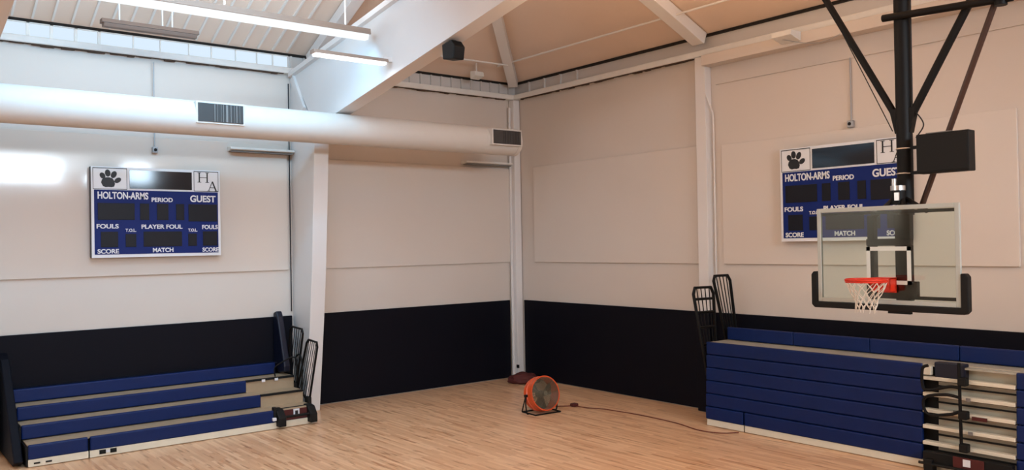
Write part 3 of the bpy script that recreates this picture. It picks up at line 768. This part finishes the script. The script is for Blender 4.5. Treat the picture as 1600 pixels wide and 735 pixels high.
for lv in range(5):
    for k in range(N):
        if lv % 2 == 0: tube(b, [L[lv][k], L[lv + 1][k]], .0055, 5); tube(b, [L[lv][k], L[lv + 1][k - 1]], .0055, 5)
        else: tube(b, [L[lv][k], L[lv + 1][k]], .0055, 5); tube(b, [L[lv][k], L[lv + 1][(k + 1) % N]], .0055, 5)
for k in range(N): tube(b, [L[5][k], L[5][k] + Vector((random.uniform(-.02, .02), random.uniform(-.02, .02), -.05))], .005, 5)
put(obj('net', b, 'net', rim))

# shot clock clamped to the mast
t = world_thing('shot_clock', 'black box shot clock clamped to the goal mast', 'shot clock', (-3.2, -12.4, 4.5))
b = B(); box(b, -3.30, -3.12, -12.72, -12.09, 4.25, 4.74); cab = put(obj('cabinet', b, 'rubber', t, .012))
b = B(); box(b, -3.306, -3.296, -12.70, -12.11, 4.275, 4.715); put(obj('display', b, 'rubber', t, .004))
b = B(); box(b, -3.27, -3.20, -12.5, -12.2, 4.742, 4.752); put(obj('top_lip', b, 'slat', t))
b = B()
for z in (4.60, 4.28): bar(b, (-3.16, -12.09, z), (-3.14, -11.955, z), .05, .04)
put(obj('clamp_arm', b, 'black', t))

# ------------------------------------------------------------------ floor fan
FC = Vector((-2.62, -3.95, 0)); DR = .345; az = math.radians(184)
nd = Vector((math.sin(az), math.cos(az), 0))
t = thing('floor_fan', 'orange drum floor fan standing on the wooden floor near the corner', 'fan', (FC.x, FC.y, 0), math.atan2(nd.y, nd.x))
# local: +x is the blowing direction, tilt up by 8 deg about y
tilt = math.radians(13); CZ = .378
RM = Matrix.Translation((0, 0, CZ)) @ Matrix.Rotation(-tilt, 4, 'Y')
def fan_obj(name, b, m, parent, smooth=True, bev=0.0):
    b.transform(RM); return obj(name, b, m, parent, bev, smooth)
b = B(); prof = [(-.12, DR - .02), (-.115, DR), (-.05, DR), (-.045, DR + .012), (.0, DR + .012), (.005, DR), (.16, DR), (.17, DR + .01), (.17, DR - .015), (.15, DR - .012), (-.10, DR - .012), (-.12, DR - .02)]
rings = [[b.verts.new((x, r * math.cos(2 * PI * k / 48), r * math.sin(2 * PI * k / 48))) for k in range(48)] for x, r in prof[:-1]]
for i in range(len(rings)):
    A_, B_ = rings[i], rings[(i + 1) % len(rings)]
    for k in range(48): b.faces.new((A_[k], A_[(k + 1) % 48], B_[(k + 1) % 48], B_[k]))
dr = fan_obj('drum', b, 'fan_orange', t)
for sx in (.165, -.115):
    b = B()
    for r in [DR - .02 - .022 * i for i in range(14)]:
        tube(b, [(sx, r * math.cos(2 * PI * k / 36), r * math.sin(2 * PI * k / 36)) for k in range(36)], .0050, 4, closed=True)
    for k in range(8):
        a = 2 * PI * k / 8; tube(b, [(sx, .03 * math.cos(a), .03 * math.sin(a)), (sx, (DR - .01) * math.cos(a), (DR - .01) * math.sin(a))], .004, 4)
    tube(b, [(sx - .004, 0, 0), (sx + .008, 0, 0)], .05, 20)
    fan_obj('grille', b, 'fan_grey', t)
b = B(); tube(b, [(-.10, 0, 0), (.06, 0, 0)], .07, 20); fan_obj('motor', b, 'fan_grey', t)
for k in range(3):
    b = B(); a0 = 2 * PI * k / 3 + .3; A_ = []; NB = 8
    for i in range(NB + 1):
        r = .06 + (.30 - .06) * i / NB; wd = .55 - .1 * i / NB
        A_.append([b.verts.new((.05 * (1 if s > 0 else -1) * .8 + .0, r * math.cos(a0 + s * wd), r * math.sin(a0 + s * wd))) for s in (-1, -.4, .4, 1)])
    for i in range(NB):
        for j in range(3): b.faces.new((A_[i][j], A_[i][j + 1], A_[i + 1][j + 1], A_[i + 1][j]))
    r_ = bmesh.ops.solidify(b, geom=b.faces[:], thickness=.004)
    fan_obj('blade', b, 'fan_blade', t)
b = B()
st = smooth_path([(0, DR + .035, CZ), (0.02, DR + .05, .2), (.03, DR + .03, .03), (.02, DR - .03, .0165)], 5)
tube(b, st, .015, 8); tube(b, [(p[0], -p[1], p[2]) for p in st], .015, 8)
tube(b, [(-.22, DR - .03, .016), (.24, DR - .03, .016), (.24, -DR + .03, .016), (-.22, -DR + .03, .016)], .015, 8, closed=True)
tube(b, [(0.0, DR + .035, CZ), (-.2, DR - .01, .03)], .013, 8); tube(b, [(0.0, -DR - .035, CZ), (-.2, -DR + .01, .03)], .013, 8)
tube(b, [(0, DR - .01, CZ), (0, DR + .06, CZ)], .028, 10); tube(b, [(0, -DR + .01, CZ), (0, -DR - .06, CZ)], .028, 10)
obj('stand', b, 'black', t, smooth=True)
# cord and connector
cp = [(-2.40, -3.80, .012), (-2.2, -3.6, .012), (-2.0, -3.75, .012), (-1.73, -3.98, .014), (-1.66, -4.3, .012), (-1.51, -4.6, .012), (-1.45, -5.0, .012), (-1.40, -5.6, .012), (-1.45, -6.5, .012), (-1.62, -7.2, .012), (-1.52, -7.62, .012), (-1.25, -7.8, .012)]
t = world_thing('extension_cord', 'thin brown power cord snaking from the fan to the closed bleacher', 'cord', (-1.73, -3.98, 0))
b = B(); tube(b, smooth_path(cp, 8), .0105, 6); put(obj('cord', b, 'cord', t, smooth=True))
b = B(); box(b, -1.80, -1.66, -4.05, -3.92, .003, .075); put(obj('connector', b, 'redcloth', t, .02))
# dark red bundle in the corner
b = B()
bmesh.ops.create_icosphere(b, subdivisions=4, radius=1.0)
from mathutils import noise as NZ
for v in b.verts:
    n_ = NZ.noise(v.co * 2.3) * .22 + NZ.noise(v.co * 6) * .06
    p = v.co * (1 + n_); p = Vector((p.x * .46, p.y * .26, max(p.z, -.55) * .15))
    v.co = Vector((p.x * .75 - p.y * .66, p.x * -.66 - p.y * .75, p.z + .0825))
o = obj('cloth_bundle', b, 'redcloth', None, smooth=True); o.scale = (.85, .85, 1.15); o.location = (-.60, -.93, .008)
zmin = min(v.co.z for v in o.data.vertices); o.location.z = -zmin * 1.15
tag(o, 'dark red bundle lying on the floor at the corner column behind the fan', 'bundle')
